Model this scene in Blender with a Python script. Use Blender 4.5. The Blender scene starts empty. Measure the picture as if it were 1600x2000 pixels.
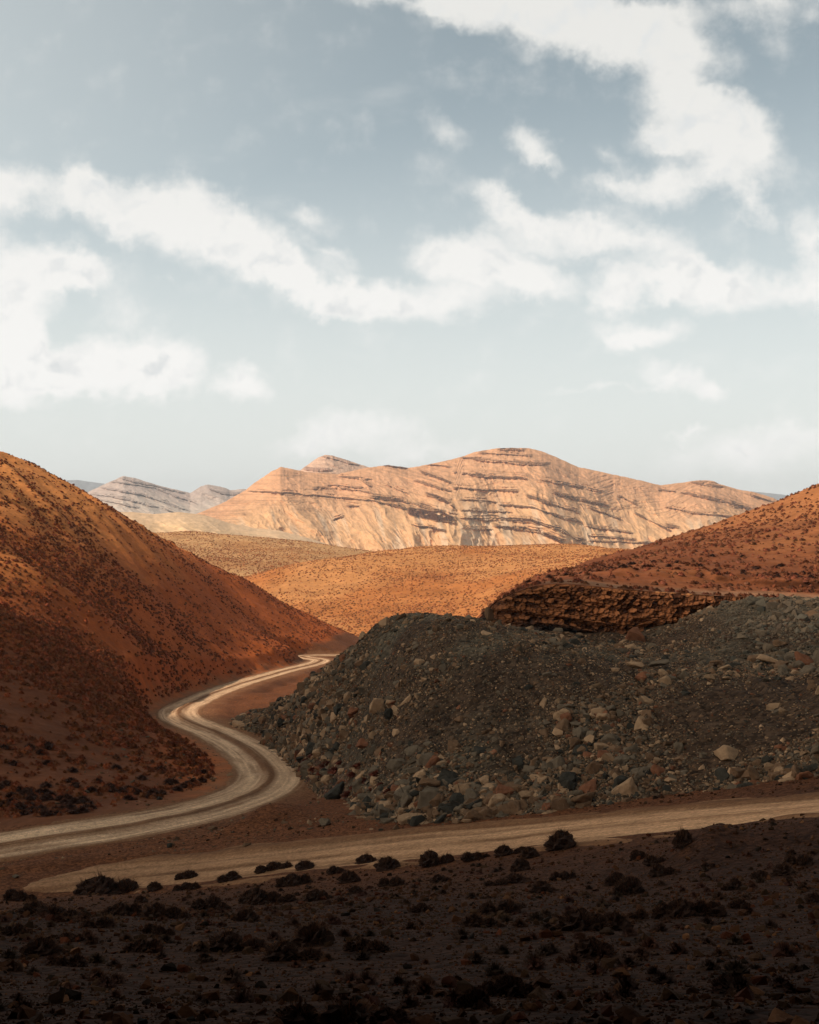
import bpy, math, random
import numpy as np
from mathutils import Vector, Matrix
random.seed(7); RNG = np.random.default_rng(7)
C = bpy.context.scene
COL = C.collection
F = 2300.0            # focal length in photo pixels; the camera is level, horizon on photo row 1000

# ------------------------------------------------------------------ camera
cam = bpy.data.cameras.new('camera'); camo = bpy.data.objects.new('camera', cam); COL.objects.link(camo)
cam.sensor_fit = 'HORIZONTAL'; cam.sensor_width = 36; cam.lens = 36*F/1600
cam.clip_start = .1; cam.clip_end = 60000
camo.location = (0, 0, 0); camo.rotation_euler = (math.radians(90), 0, 0)
C.camera = camo
C.view_settings.view_transform = 'Standard'; C.view_settings.look = 'None'
C.view_settings.exposure = 0.0; C.view_settings.gamma = 1

# ------------------------------------------------------------------ sun and sky
SUN_EL, SUN_AZ = 42.0, -104.0          # azimuth measured clockwise from +Y
el, az = math.radians(SUN_EL), math.radians(SUN_AZ)
S = Vector((math.sin(az)*math.cos(el), math.cos(az)*math.cos(el), math.sin(el)))
sun = bpy.data.lights.new('sun', 'SUN'); sun.energy = 4.2; sun.angle = math.radians(.5); sun.color = (1, .93, .82)
suno = bpy.data.objects.new('sun', sun); COL.objects.link(suno)
suno.rotation_euler = S.to_track_quat('Z', 'Y').to_euler()

W = bpy.data.worlds.new('World'); C.world = W; W.use_nodes = True
class NT:
    def __init__(s, t): s.t = t; s.n = t.nodes; s.l = t.links
    def new(s, k, **kw):
        n = s.n.new(k)
        for a, v in kw.items(): setattr(n, a, v)
        return n
    def link(s, a, b): s.l.new(a, b)
    def put(s, sock, v):
        if hasattr(v, 'node'): s.l.new(v, sock)
        else: sock.default_value = v
    def math(s, op, a, b=0.0, c=0.0, clamp=False):
        n = s.new('ShaderNodeMath', operation=op); n.use_clamp = clamp
        s.put(n.inputs[0], a); s.put(n.inputs[1], b); s.put(n.inputs[2], c); return n.outputs[0]
    def vmath(s, op, a, b=(0, 0, 0)):
        n = s.new('ShaderNodeVectorMath', operation=op); s.put(n.inputs[0], a)
        if op == 'SCALE': s.put(n.inputs['Scale'], b)
        else: s.put(n.inputs[1], b)
        return n.outputs[0]
    def mix(s, f, a, b, mode='MIX'):
        n = s.new('ShaderNodeMix', data_type='RGBA', blend_type=mode)
        s.put(n.inputs[0], f); s.put(n.inputs[6], a); s.put(n.inputs[7], b); return n.outputs[2]
    def ramp(s, v, a, b, c=0.0, d=1.0, smooth=True):
        n = s.new('ShaderNodeMapRange'); n.interpolation_type = 'SMOOTHSTEP' if smooth else 'LINEAR'
        s.put(n.inputs[0], v); n.inputs[1].default_value = a; n.inputs[2].default_value = b
        n.inputs[3].default_value = c; n.inputs[4].default_value = d; return n.outputs[0]
    def noise(s, v, scale, detail=4, rough=.5, dist=0):
        n = s.new('ShaderNodeTexNoise'); s.put(n.inputs['Vector'], v); n.inputs['Scale'].default_value = scale
        n.inputs['Detail'].default_value = detail; n.inputs['Roughness'].default_value = rough
        n.inputs['Distortion'].default_value = dist; return n
def rgb(r, g, b): return (r, g, b, 1)

# cloud puffs: centre and radii in hundredths of a focal length's tangent (photo px), angle, weight
CL = [(1080,20,230,100,12,1),(1210,70,170,75,10,1),(1320,70,140,75,25,.8),(980,0,170,70,0,.9),(1490,15,190,42,0,.6),(760,-5,160,26,0,.6),
 (870,10,80,40,30,.5),(1335,165,90,65,55,.7),(1370,235,150,80,15,1),(1450,280,120,85,40,1),(1290,275,80,45,0,.8),(1400,345,80,45,35,.8),(1475,405,52,36,35,.8),
 (1530,85,50,95,-20,.35),(1290,365,125,55,-8,1),(1180,372,60,30,0,.5),(990,400,110,36,25,.7),(1060,440,160,48,15,.9),(1230,460,130,52,8,.9),(1340,510,60,60,0,.5),
 (850,490,80,58,10,.7),(960,515,160,80,5,1.2),(1060,560,90,45,10,.8),(760,590,230,48,4,1.3),(600,548,150,52,25,1.2),(490,480,120,72,30,1.2),(350,430,150,90,15,1.5),
 (220,400,100,66,25,1),(160,370,60,46,10,.8),(50,365,120,46,22,1),(-10,400,60,60,0,.8),(645,495,85,26,30,.55),(600,420,60,30,10,.55),(875,260,80,34,22,.5),
 (60,515,150,66,5,1.3),(140,535,80,45,0,.9),(30,590,100,80,0,1),(30,670,90,66,35,1.3),(150,715,200,66,8,1.5),(330,712,78,68,0,1.2),(290,780,50,26,0,.7),(50,740,140,56,0,1.2),
 (235,610,90,110,0,.4),(475,745,66,40,12,1.1),(700,845,150,54,2,.8),(600,865,90,34,0,.6),(830,880,130,32,0,.5),(1270,545,160,50,-4,1),(1420,560,140,52,5,1.1),
 (1200,585,62,40,0,.9),(1270,645,100,36,-8,.9),(1235,675,50,26,0,.6),(1590,565,90,60,0,1),(1580,470,48,80,0,.7),(1320,735,96,32,14,.75),(1395,765,42,28,0,.6),
 (1170,757,150,11,-4,.5),(1340,843,46,12,-10,.7),(1450,890,240,60,0,.7),(1560,850,130,56,0,.5),(1030,278,62,46,20,.9),(1070,318,50,20,25,.5),(1180,305,46,28,35,.4),(90,130,30,60,-25,.15),(330,552,30,14,15,.4)]
n = NT(W.node_tree)
for x in list(n.n): n.n.remove(x)
tc = n.new('ShaderNodeTexCoord').outputs['Generated']
sep = n.new('ShaderNodeSeparateXYZ'); n.link(tc, sep.inputs[0])
yy = n.math('MAXIMUM', sep.outputs[1], .12)
U = n.math('ADD', n.math('MULTIPLY', n.math('DIVIDE', sep.outputs[0], yy), 2.3), .8)
V = n.math('SUBTRACT', 1.0, n.math('MULTIPLY', n.math('DIVIDE', sep.outputs[2], yy), 2.3))
cmb = n.new('ShaderNodeCombineXYZ'); n.link(U, cmb.inputs[0]); n.link(V, cmb.inputs[1])
uv = cmb.outputs[0]
w1 = n.noise(uv, 8, 5, .55); w2 = n.noise(uv, 22, 4, .6)
wv = n.vmath('SCALE', n.vmath('SUBTRACT', w1.outputs[1], (.5, .5, .5)), .085)
wv2 = n.vmath('SCALE', n.vmath('SUBTRACT', w2.outputs[1], (.5, .5, .5)), .055)
uvw = n.vmath('ADD', n.vmath('ADD', uv, wv), wv2)
uvw = n.vmath('MULTIPLY', uvw, (1, 1, 0))
acc = None
for (cx, cy, rx, ry, an, wt) in CL:
    m = n.new('ShaderNodeMapping', vector_type='TEXTURE'); n.link(uvw, m.inputs[0])
    m.inputs[1].default_value = (cx/1000, cy/1000, 0); m.inputs[2].default_value = (0, 0, math.radians(an))
    m.inputs[3].default_value = (rx/1000*1.12, ry/1000*1.12, 1)
    g = n.new('ShaderNodeTexGradient', gradient_type='SPHERICAL'); n.link(m.outputs[0], g.inputs[0])
    acc = n.math('MULTIPLY_ADD', g.outputs[1], wt, acc if acc is not None else 0.0)
nz = n.noise(uv, 10, 8, .60).outputs[0]
den = n.math('ADD', acc, n.math('MULTIPLY', n.math('SUBTRACT', nz, .5), 1.25))
mask = n.ramp(den, -.03, .90)
mask = n.math('MULTIPLY', mask, n.ramp(sep.outputs[1], .12, .4))
wis = n.noise(n.vmath('MULTIPLY', uv, (1, 2.6, 1)), 3.0, 5, .55).outputs[0]
mask = n.math('MAXIMUM', mask, n.ramp(wis, .55, .85, 0, .35))
sk = n.new('ShaderNodeTexSky', sky_type='NISHITA'); sk.sun_disc = False
sk.sun_elevation = el; sk.sun_rotation = az; sk.air_density = 1.0; sk.dust_density = 2.2; sk.ozone_density = 1.2; sk.altitude = 1500
hs = n.new('ShaderNodeHueSaturation'); hs.inputs['Saturation'].default_value = .36; n.link(sk.outputs[0], hs.inputs['Color'])
skc = n.mix(1.0, hs.outputs[0], rgb(1.17, 1.31, 1.25), 'MULTIPLY')
# milky air towards the horizon and towards the sun's side
hz = n.ramp(sep.outputs[2], .0, .36, .92, .0)
side = n.ramp(sep.outputs[0], -.5, .12, .42, 0)
skc = n.mix(n.math('MAXIMUM', hz, side), skc, rgb(8.5, 8.65, 8.3))
cc = n.mix(n.ramp(sep.outputs[2], .05, .42), rgb(9.9, 9.8, 9.55), rgb(8.2, 8.15, 7.85))
nza = n.noise(uvw, 9, 3, .5).outputs[0]; nzs = n.noise(n.vmath('ADD', uvw, (-.018, -.024, 0)), 9, 3, .5).outputs[0]
cc = n.mix(n.math('MULTIPLY', n.ramp(n.math('SUBTRACT', nzs, nza), .0, .22), n.ramp(den, .4, 1.1)), cc, rgb(7.6, 7.8, 7.8))
fin = n.mix(mask, skc, cc)
bg = n.new('ShaderNodeBackground'); n.link(fin, bg.inputs[0]); bg.inputs[1].default_value = .1
out = n.new('ShaderNodeOutputWorld'); n.link(bg.outputs[0], out.inputs[0])

# ------------------------------------------------------------------ number helpers
def sm(a, b, x):
    t = np.clip((x-a)/(b-a), 0, 1); return t*t*(3-2*t)
def hsh(i, j, s=0):
    h = (i.astype(np.int64)*374761393 + j.astype(np.int64)*668265263 + s*982451653) & 0xffffffff
    h = ((h ^ (h >> 13))*1274126177) & 0xffffffff
    return ((h ^ (h >> 16)) & 0xffffff)/float(0xffffff)
def vnoise(x, y, s=0):
    xi = np.floor(x); yi = np.floor(y); fx = x-xi; fy = y-yi
    fx = fx*fx*fx*(fx*(fx*6-15)+10); fy = fy*fy*fy*(fy*(fy*6-15)+10)
    a = hsh(xi, yi, s); b = hsh(xi+1, yi, s); c = hsh(xi, yi+1, s); d = hsh(xi+1, yi+1, s)
    return (a+(b-a)*fx + (c-a)*fy + (a-b-c+d)*fx*fy)*2-1
def fbm(x, y, s=0, o=4, g=.5, lac=2.03):
    r = 0; a = 1; t = 0
    for k in range(o):
        r = r + a*vnoise(x+17.3*k, y-9.1*k, s+k); t += a; a *= g
        x, y = (x*.8-y*.6)*lac, (x*.6+y*.8)*lac
    return r/t
def ridged(x, y, s=0, o=4):
    r = 0; a = 1; t = 0
    for k in range(o):
        r = r + a*(1-np.abs(vnoise(x, y, s+k))*2); t += a; a *= .5; x = x*2.07+3.1; y = y*2.07-1.7
    return r/t
def cells(x, y, s=0):
    """random value of the nearest cell, and distance to its edge"""
    xi = np.floor(x); yi = np.floor(y); b1 = np.full(x.shape, 9.); b2 = np.full(x.shape, 9.); v = np.zeros(x.shape)
    for dx in (-1, 0, 1):
        for dy in (-1, 0, 1):
            cx = xi+dx; cy = yi+dy
            d = np.hypot(cx+.15+.7*hsh(cx, cy, s)-x, cy+.15+.7*hsh(cx, cy, s+1)-y)
            nb = d < b1
            b2 = np.where(nb, b1, np.minimum(b2, d)); v = np.where(nb, hsh(cx, cy, s+2), v); b1 = np.where(nb, d, b1)
    return v, b2-b1
class TPS:
    def __init__(s, pts, lam=.02, sc=50.):
        p = np.array(pts, float); s.sc = sc; s.p = p[:, :2]/sc; z = p[:, 2]; N = len(p)
        K = s.k(s.p[:, None, :]-s.p[None]) + lam*np.eye(N); P = np.c_[np.ones(N), s.p]
        A = np.block([[K, P], [P.T, np.zeros((3, 3))]]); s.w = np.linalg.solve(A, np.r_[z, 0, 0, 0])
    def k(s, d):
        r = (d**2).sum(-1); return np.where(r > 0, .5*r*np.log(r+1e-12), 0)
    def __call__(s, x, y):
        sh = np.shape(x); q = np.c_[np.ravel(x), np.ravel(y)]/s.sc; o = np.empty(len(q))
        for i in range(0, len(q), 40000):
            c = q[i:i+40000]; o[i:i+40000] = s.k(c[:, None, :]-s.p[None])@s.w[:-3] + s.w[-3] + c@s.w[-2:]
        return o.reshape(sh)
def P(px, py, D): return ((px-800)/F*D, D, -(py-1000)/F*D)     # the point D metres ahead that the photo shows at px, py
def lst(a): return [P(*q) for q in a]
def raw(a): return [((q[0]-800)/F*q[1], q[1], q[2]) for q in a]  # (px, D, z)

# ------------------------------------------------------------------ roads (centre lines: px, py, distance)
def path(pts, step=.5):
    p = np.array(lst(pts)); t = np.r_[0, np.cumsum(np.hypot(*np.diff(p[:, :2], axis=0).T))]
    tt = np.arange(0, t[-1], step); q = np.empty((len(tt), 3))
    # Catmull-Rom through the points
    for i, u in enumerate(tt):
        k = min(np.searchsorted(t, u, 'right')-1, len(p)-2); a = (u-t[k])/(t[k+1]-t[k])
        p0 = p[max(k-1, 0)]; p1 = p[k]; p2 = p[k+1]; p3 = p[min(k+2, len(p)-1)]
        q[i] = .5*((2*p1)+(-p0+p2)*a+(2*p0-5*p1+4*p2-p3)*a*a+(-p0+3*p1-3*p2+p3)*a**3)
    for _ in range(6):
        q[1:-1] = q[1:-1]*.5+(q[:-2]+q[2:])*.25
    return q
ROAD1 = path([(-350,1705,60),(-150,1678,60),(0,1651,60.5),(200,1620,63),(350,1592,67.5),(440,1568,73),(500,1545,79),(527,1518,86),(517,1492,94),(487,1464,104),(437,1437,118),(385,1416,130),
              (352,1398,142),(362,1378,157),(420,1352,187),(500,1326,218),(565,1308,243),(610,1297,262),(625,1289,276),(596,1284,285),(592,1281.5,293),(620,1280,300),(680,1279,306)])
ROAD2 = path([(2000,1530,36),(1750,1556,39),(1600,1571,41.5),(1400,1589,44),(1200,1608,46.5),(1000,1631,49),(800,1649,51),(600,1670,52.8),(400,1690,54.2),(250,1705,55),(60,1727,53.6),(-180,1752,52.4)])
HW1, HW2 = 2.6, 3.7
RD = np.r_[ROAD1[::3], ROAD2[::3]]
def road_near(x, y):
    sh = np.shape(x); x = np.ravel(x); y = np.ravel(y); d = np.full(x.shape, 99.); z = np.zeros(x.shape); R = RD
    idx = np.where((y > 30) & (y < 320))[0]
    for i in range(0, len(idx), 20000):
        j = idx[i:i+20000]; dd = (x[j, None]-R[None, :, 0])**2+(y[j, None]-R[None, :, 1])**2
        k = dd.argmin(1); d[j] = np.sqrt(dd[np.arange(len(j)), k])
        w = np.exp(-(dd-dd.min(1)[:, None])/2.0); z[j] = (w*R[None, :, 2]).sum(1)/w.sum(1)
    return d.reshape(sh), z.reshape(sh)

# ------------------------------------------------------------------ ground: foreground slope, valley and the hill on the left in one surface
G = []
for px in (-500, 0, 400, 800, 1200, 1600, 2100):
    k = {-500: 1.0, 0: 1.0, 400: 1.0, 800: 1, 1200: .98, 1600: .93, 2100: .9}[px]
    G += raw([(px, -6, -.6), (px, 0.5, -1.7), (px, 5.5, -2.75*k), (px, 12, -4.9*k), (px, 20, -7.1*k), (px, 30, -9.9*k if px > 700 else -10.3*k)])
G += lst([(1600,1640,34),(1200,1662,41),(1000,1674,44),(800,1692,45.5),(600,1712,46.5),(400,1732,47.5),(0,1735,51),(-300,1735,51),(1900,1610,33)])
G += [tuple(q) for q in ROAD1[::16]] + [tuple(q) for q in ROAD2[::16]]
G += lst([(700,1612,57.5),(560,1600,62),(850,1598,56),(1200,1566,52.5),(1450,1535,50),(1600,1510,48.5),(1900,1480,46),(640,1545,72),(600,1500,86),(540,1450,104),(460,1415,128),(560,1590,66),(620,1560,70)])
G += raw([(800,75,-18),(800,100,-22),(700,140,-28),(1000,75,-17),(1000,140,-26),(1200,75,-16),(1200,110,-19),(1600,72,-14.5),(1600,110,-18),(2000,75,-14),(1300,200,-34),(1700,200,-30),(900,220,-38),(700,330,-40),(1000,330,-44)])
G += raw([(430,143,-24.7),(480,160,-26.0),(540,180,-27.6),(570,205,-29.2),(620,230,-31.5),(470,130,-23.6),(520,112,-21.9)])
# left hill
G += lst([(0,1600,66),(-300,1600,64),(0,1500,78),(0,1400,92),(0,1300,108),(0,1200,130),(0,1100,155),(0,1000,188),(0,930,218),(0,896,240),
 (200,1572,72),(200,1500,85),(200,1400,105),(200,1300,132),(200,1200,165),(200,1100,208),(200,1030,246),(200,993,268),
 (320,1530,80),(350,1480,94),(300,1430,116),(300,1380,135),(300,1300,165),(300,1200,205),(300,1100,252),(300,1050,285),
 (400,1335,185),(400,1280,208),(400,1200,250),(400,1100,312),(500,1305,228),(500,1250,262),(500,1200,300),(500,1147,342),
 (560,1290,252),(600,1271,292),(600,1235,330),(600,1196,372),(680,1265,330),(680,1240,395),(-300,1300,105),(-300,1100,145),(-300,900,205),(-300,760,255),(440,1500,90),(470,1530,80)])
G += raw([(-300,340,22),(0,330,5),(200,360,-8),(400,410,-24),(600,470,-44),(700,480,-50),(-300,480,0),(0,480,-20)])
TG = TPS(G, .01)
def spur(x, y):
    """low rounded spur at the foot of the left hill and the gully behind it"""
    px = x/np.maximum(y, 1)*F+800
    c = np.interp(px, [-200, 0, 160, 330, 420], [92, 105, 120, 138, 150])
    w = sm(320, 150, px)*sm(-700, -200, px)
    return w*(.45*np.exp(-((y-c+6)/10)**2) - .4*np.exp(-((y-c-9)/10)**2))
def bumps(x, y):
    px = x/np.maximum(y, 1)*F+800
    z = .95*np.exp(-(((px-505)/85)**2+((y-64)/3.2)**2)) + .5*np.exp(-(((px-330)/90)**2+((y-57.5)/1.6)**2))
    z = z + .62*np.exp(-(((px-1385)/55)**2+((y-36.4)/2.2)**2))*(1+.3*fbm(x,y,33,3)) + .3*np.exp(-(((px-1500)/120)**2+((y-36)/1.5)**2))
    z = z + 1.7*(x < 0)*sm(80, 125, y)*sm(430, 330, y)*(ridged((x+y)/24, (x-y)/110, 35, 3)-.55)*sm(0, 40, np.interp(y, [80, 130, 180, 260, 400], [-42, -38, -32, -22, 0])-x)
    return z + .35*np.exp(-(((px-240)/120)**2+((y-57)/1.4)**2))*(.5+fbm(x/2, y/2, 31))
def hground(x, y, roads=True):
    z = TG(x, y)
    far = sm(60, 200, y)
    z = z + spur(x, y) + bumps(x, y)
    z = z + (.16+.5*far)*fbm(x/(6), y/(6), 3, 5) + .05*fbm(x*1.3, y*1.3, 9, 3)*(1-far) + far*1.2*fbm(x/30, y/30, 5, 3)
    if roads:
        d, rz = road_near(x, y)
        w = sm(7.4, 3.9, d); z = z*(1-w)+rz*w
        z = z - .12*sm(3.0, 2.2, d)
        # cut bank on the hill side of the far road
        bank = sm(3.3, 4.6, d)*sm(9, 5, d)*sm(130, 170, y); z = z + .8*bank*(.7+.5*fbm(x/5, y/5, 41, 3))*(x < np.interp(y, ROAD1[:, 1], ROAD1[:, 0])+1)
    return z

# ------------------------------------------------------------------ rubble heap, quarry bench
HP = lst([(430,1408,137),(500,1432,119),(500,1405,126),(500,1378,131),(560,1455,103),(560,1400,112),(560,1338,122),
 (600,1502,87),(600,1450,92),(600,1400,96),(600,1350,101),(600,1308,108),(640,1546,72),(650,1480,80),(650,1400,87),(650,1330,92),(650,1284,97),
 (700,1592,60),(700,1545,68),(700,1480,73),(700,1400,79),(700,1300,85),(700,1241,88),(730,1215,89),
 (800,1592,56.5),(800,1520,61),(800,1400,67),(800,1300,72),(800,1244,76),(800,1209,81),(830,1206,86),
 (900,1590,55),(900,1500,59.5),(900,1400,64.5),(900,1300,69.5),(900,1240,74),(900,1215,80),(900,1211,87),
 (1000,1585,54),(1000,1500,58),(1000,1400,62.5),(1000,1300,67.5),(1000,1250,72),(1000,1230,80),(1000,1236,87),
 (1100,1572,53.2),(1100,1480,57.5),(1100,1390,62),(1100,1300,67),(1100,1262,72),(1100,1250,80),(1100,1244,85),
 (1200,1558,52.3),(1200,1480,56),(1200,1400,60),(1200,1330,64.5),(1200,1296,69),(1200,1276,76),(1200,1264,82),
 (1320,1546,51.5),(1320,1460,55.5),(1320,1380,60),(1320,1322,64.5),(1320,1302,69),(1320,1280,74),(1320,1250,80),
 (1420,1530,50.5),(1420,1450,54.5),(1420,1370,59),(1420,1322,63),(1420,1306,67),(1420,1270,71),(1420,1215,77),(1420,1185,83),
 (1500,1518,49.8),(1500,1440,53.5),(1500,1365,58),(1500,1325,61.5),(1500,1308,65),(1500,1260,70),(1500,1200,76),(1490,1166,82),
 (1600,1502,48.6),(1600,1420,52.5),(1600,1350,57),(1600,1322,60),(1600,1304,64),(1600,1260,68.5),(1600,1210,74),(1590,1184,80),
 (1800,1470,46.6),(1800,1400,50),(1800,1330,55),(1800,1290,62),(1800,1200,74)])
HP += raw([(430,150,-27),(500,145,-26.5),(560,137,-25),(600,125,-22),(650,115,-19),(700,112,-17),(700,130,-25),(800,105,-12.5),(800,125,-22),(900,105,-11.5),(750,95,-10.0),(820,93,-8.9),(900,95,-8.9),(960,98,-10),(900,130,-20),(500,112,-23.4),(560,96,-21),(600,80,-19.5),(640,66,-18.5),
 (700,55,-17),(900,50,-16),(1100,48,-15.5),(1400,45,-14.5),(1800,42,-13),(1000,100,-9),(1200,100,-9),(1400,100,-8),(1800,95,-7),(400,135,-27),(420,120,-27)])
TH = TPS(HP, .004)
def hheap(x, y):
    px = x/np.maximum(y, 1)*F+800
    z = TH(x, y) + .28*fbm(x/7, y/7, 13, 4)*sm(55, 66, y) + .16*fbm(x/1.6, y/1.6, 15, 4)
    return z - .55*np.maximum(0, ridged((px+y*9)/85, y/40, 19, 3)-.35)*sm(52, 58, y)

# ------------------------------------------------------------------ the hill on the right, behind the cut wall
WALL_PX = [930, 950, 985, 1050, 1100, 1200, 1300, 1400, 1500, 1650, 1900]
WALL_D = np.interp(np.arange(900, 2101), WALL_PX, [104, 97, 93, 90.5, 89, 87, 86, 86.5, 88, 86, 84])
WALL_T = [1222, 1200, 1166, 1142, 1136, 1149, 1156, 1163, 1168, 1176, 1186]
WALL_B = [1236, 1224, 1224, 1232, 1240, 1258, 1252, 1240, 1240, 1240, 1240]
def walld(px): return np.interp(px, np.arange(900, 2101), WALL_D)
RH = []
for a, t in zip(WALL_PX, WALL_T):
    D = float(walld(a))+1.2; RH.append(P(a, t, D)); RH.append(P(a, t-3, D+4))
RH += lst([(1000,1152,110),(1000,1147,125),(1100,1128,112),(1100,1122,135),(1100,1116,170),(1200,1142,98),(1200,1122,104),(1200,1106,125),(1200,1094,160),(1200,1088,195),
 (1300,1146,98),(1300,1126,103),(1300,1100,122),(1300,1077,150),(1300,1062,182),(1400,1150,99),(1400,1132,104),(1400,1095,124),(1400,1060,150),(1400,1036,180),
 (1500,1154,99),(1500,1136,104),(1500,1085,126),(1500,1040,150),(1500,1001,182),(1600,1158,98),(1600,1140,103),(1600,1080,125),(1600,1020,152),(1600,966,186),
 (1800,1160,98),(1800,1060,125),(1800,960,155),(1800,860,190),(1250,1075,188),(960,1190,108)])
RH += raw([(900,115,-13),(900,150,-22),(1000,150,-13),(1000,200,-24),(1100,220,-22),(1200,240,-16),(1300,240,-10),(1400,240,-6),(1500,240,-4),(1600,250,-2),(1800,250,6),(1000,280,-36),(1600,320,-12),(920,110,-12)])
TR = TPS(RH, .003)
def hright(x, y):
    px = x/np.maximum(y, 1)*F+800
    z = TR(x, y) + .25*fbm(x/5, y/5, 23, 4)*sm(94, 104, y) + .05*fbm(x/1.1, y/1.1, 25, 3)
    # rocky lip above the bench
    u = y - (103+2.5*fbm(x/9, x*0, 29, 2)); z = z + .55*sm(-.4, .4, u)*sm(7, 1, u)*sm(1150, 1230, px)*(.6+.6*vnoise(x/1.3, y/2, 77))
    return z

# ------------------------------------------------------------------ materials
MATS = {}
def mat(name, bumps=((1.0, .3, .1),), var=(2.0, .35), rough=.92, dist=0, speck=None):
    """terrain and rock: colour attribute of the mesh, broken up by object-space noise, real bump"""
    if name in MATS: return MATS[name]
    m = bpy.data.materials.new(name); m.use_nodes = True; t = NT(m.node_tree); b = t.n['Principled BSDF']
    at = t.new('ShaderNodeAttribute', attribute_name='Col')
    tcd = t.new('ShaderNodeTexCoord').outputs['Object']
    v = t.noise(tcd, var[0], 6, .62).outputs[0]
    v2 = t.noise(tcd, var[0]*.13, 4, .5).outputs[0]
    f = t.math('ADD', t.math('MULTIPLY', t.math('SUBTRACT', v, .5), 2*var[1]*1.6), t.math('MULTIPLY', t.math('SUBTRACT', v2, .5), var[1]*1.4))
    f = t.math('ADD', f, 1.0)
    col = t.vmath('SCALE', at.outputs[0], f)
    if speck:
        vo = t.new('ShaderNodeTexVoronoi'); t.link(tcd, vo.inputs['Vector']); vo.inputs['Scale'].default_value = speck[0]
        g = t.ramp(t.new('ShaderNodeSeparateColor').outputs[0], 0, 1)
        sc = t.new('ShaderNodeSeparateColor'); t.link(vo.outputs['Color'], sc.inputs[0])
        k = t.math('MULTIPLY_ADD', t.math('SUBTRACT', sc.outputs[0], .5), speck[1]*2, 1.0)
        col = t.vmath('SCALE', col, k)
    t.link(col, b.inputs['Base Color'])
    b.inputs['Roughness'].default_value = rough; b.inputs['Specular IOR Level'].default_value = .05
    last = None
    for (sc_, st, ds) in bumps:
        nn = t.noise(tcd, sc_, 5, .6).outputs[0]
        bp = t.new('ShaderNodeBump'); bp.inputs['Strength'].default_value = st; bp.inputs['Distance'].default_value = ds
        t.link(nn, bp.inputs['Height'])
        if last: t.link(last, bp.inputs['Normal'])
        last = bp.outputs[0]
    if speck:
        bp = t.new('ShaderNodeBump'); bp.inputs['Strength'].default_value = .7; bp.inputs['Distance'].default_value = .25/speck[0]
        t.link(vo.outputs['Distance'], bp.inputs['Height']); bp.invert = True
        if last: t.link(last, bp.inputs['Normal'])
        last = bp.outputs[0]
    t.link(last, b.inputs['Normal'])
    MATS[name] = m; return m
M_GRAVEL = mat('gravel_soil', ((2.2, .5, .12), (14, .6, .03)), (3.0, .35), speck=(9, .45))
M_HILL = mat('hill_soil', ((.7, .5, .3), (5, .4, .08)), (1.6, .32))
M_ROAD = mat('road_dirt', ((1.2, .3, .08), (9, .45, .03)), (3.5, .30), speck=(11, .22))
M_HEAP = mat('rubble_soil', ((1.6, .7, .25), (7, .7, .06)), (2.6, .45), speck=(4.5, .55))
M_ROCK = mat('rock', ((3.5, .5, .08), (14, .4, .02)), (4, .3))
M_WALL = mat('cut_rock', ((1.8, .6, .2), (8, .5, .05)), (3, .4))
M_MTN = mat('mountain_rock', ((.05, .35, 6), (.2, .3, 2)), (.05, .22))
M_FAR = mat('far_hill_soil', ((.05, .4, 4), (.4, .4, 1.0)), (.25, .22))
M_BUSH = mat('dry_brush', ((6, .5, .05),), (5, .45), rough=1)

# ------------------------------------------------------------------ mesh helpers
def link(o, parent=None):
    COL.objects.link(o)
    if parent: o.parent = parent
    return o
def tag(o, label=None, cat=None, group=None, kind=None):
    for k, v in (('label', label), ('category', cat), ('group', group), ('kind', kind)):
        if v: o[k] = v
    return o
def arrmesh(name, co, faces, col=None, m=None, smooth=True):
    """co (n,3), faces (k,3|4), colour per vertex"""
    me = bpy.data.meshes.new(name); co = np.ascontiguousarray(co, np.float32); faces = np.ascontiguousarray(faces, np.int32)
    k, w = faces.shape
    me.vertices.add(len(co)); me.vertices.foreach_set('co', co.ravel())
    me.loops.add(k*w); me.loops.foreach_set('vertex_index', faces.ravel())
    me.polygons.add(k); me.polygons.foreach_set('loop_start', np.arange(0, k*w, w, dtype=np.int32)); me.polygons.foreach_set('loop_total', np.full(k, w, np.int32))
    me.polygons.foreach_set('use_smooth', np.full(k, smooth))
    me.update(calc_edges=True)
    if col is not None:
        a = me.color_attributes.new('Col', 'FLOAT_COLOR', 'POINT'); c = np.ones((len(co), 4), np.float32); c[:, :3] = col; a.data.foreach_set('color', c.ravel())
    if m: me.materials.append(m)
    return me
def grid(name, X, Y, Z, col, m, keep=None, kind='structure', label=None, cat=None):
    r, c = X.shape; co = np.c_[X.ravel(), Y.ravel(), Z.ravel()]
    i = np.arange(r*c).reshape(r, c); f = np.stack([i[:-1, :-1], i[:-1, 1:], i[1:, 1:], i[1:, :-1]], -1).reshape(-1, 4)
    if keep is not None:
        kq = (keep[:-1, :-1] & keep[:-1, 1:] & keep[1:, 1:] & keep[1:, :-1]).ravel() if keep.shape == X.shape else keep.ravel()
        f = f[kq]; used = np.zeros(r*c, bool); used[f.ravel()] = True; mp = np.cumsum(used)-1; co = co[used]; f = mp[f]; col = col.reshape(-1, 3)[used]
    else: col = col.reshape(-1, 3)
    o = link(bpy.data.objects.new(name, arrmesh(name, co, f, col, m))); return tag(o, label, cat, None, kind)
def lerp3(a, b, w): return np.asarray(a)*(1-w[..., None]) + np.asarray(b)*w[..., None]
def polar(pxs, Ds):
    PX, D = np.meshgrid(pxs, Ds); return PX, (PX-800)/F*D, D

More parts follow.
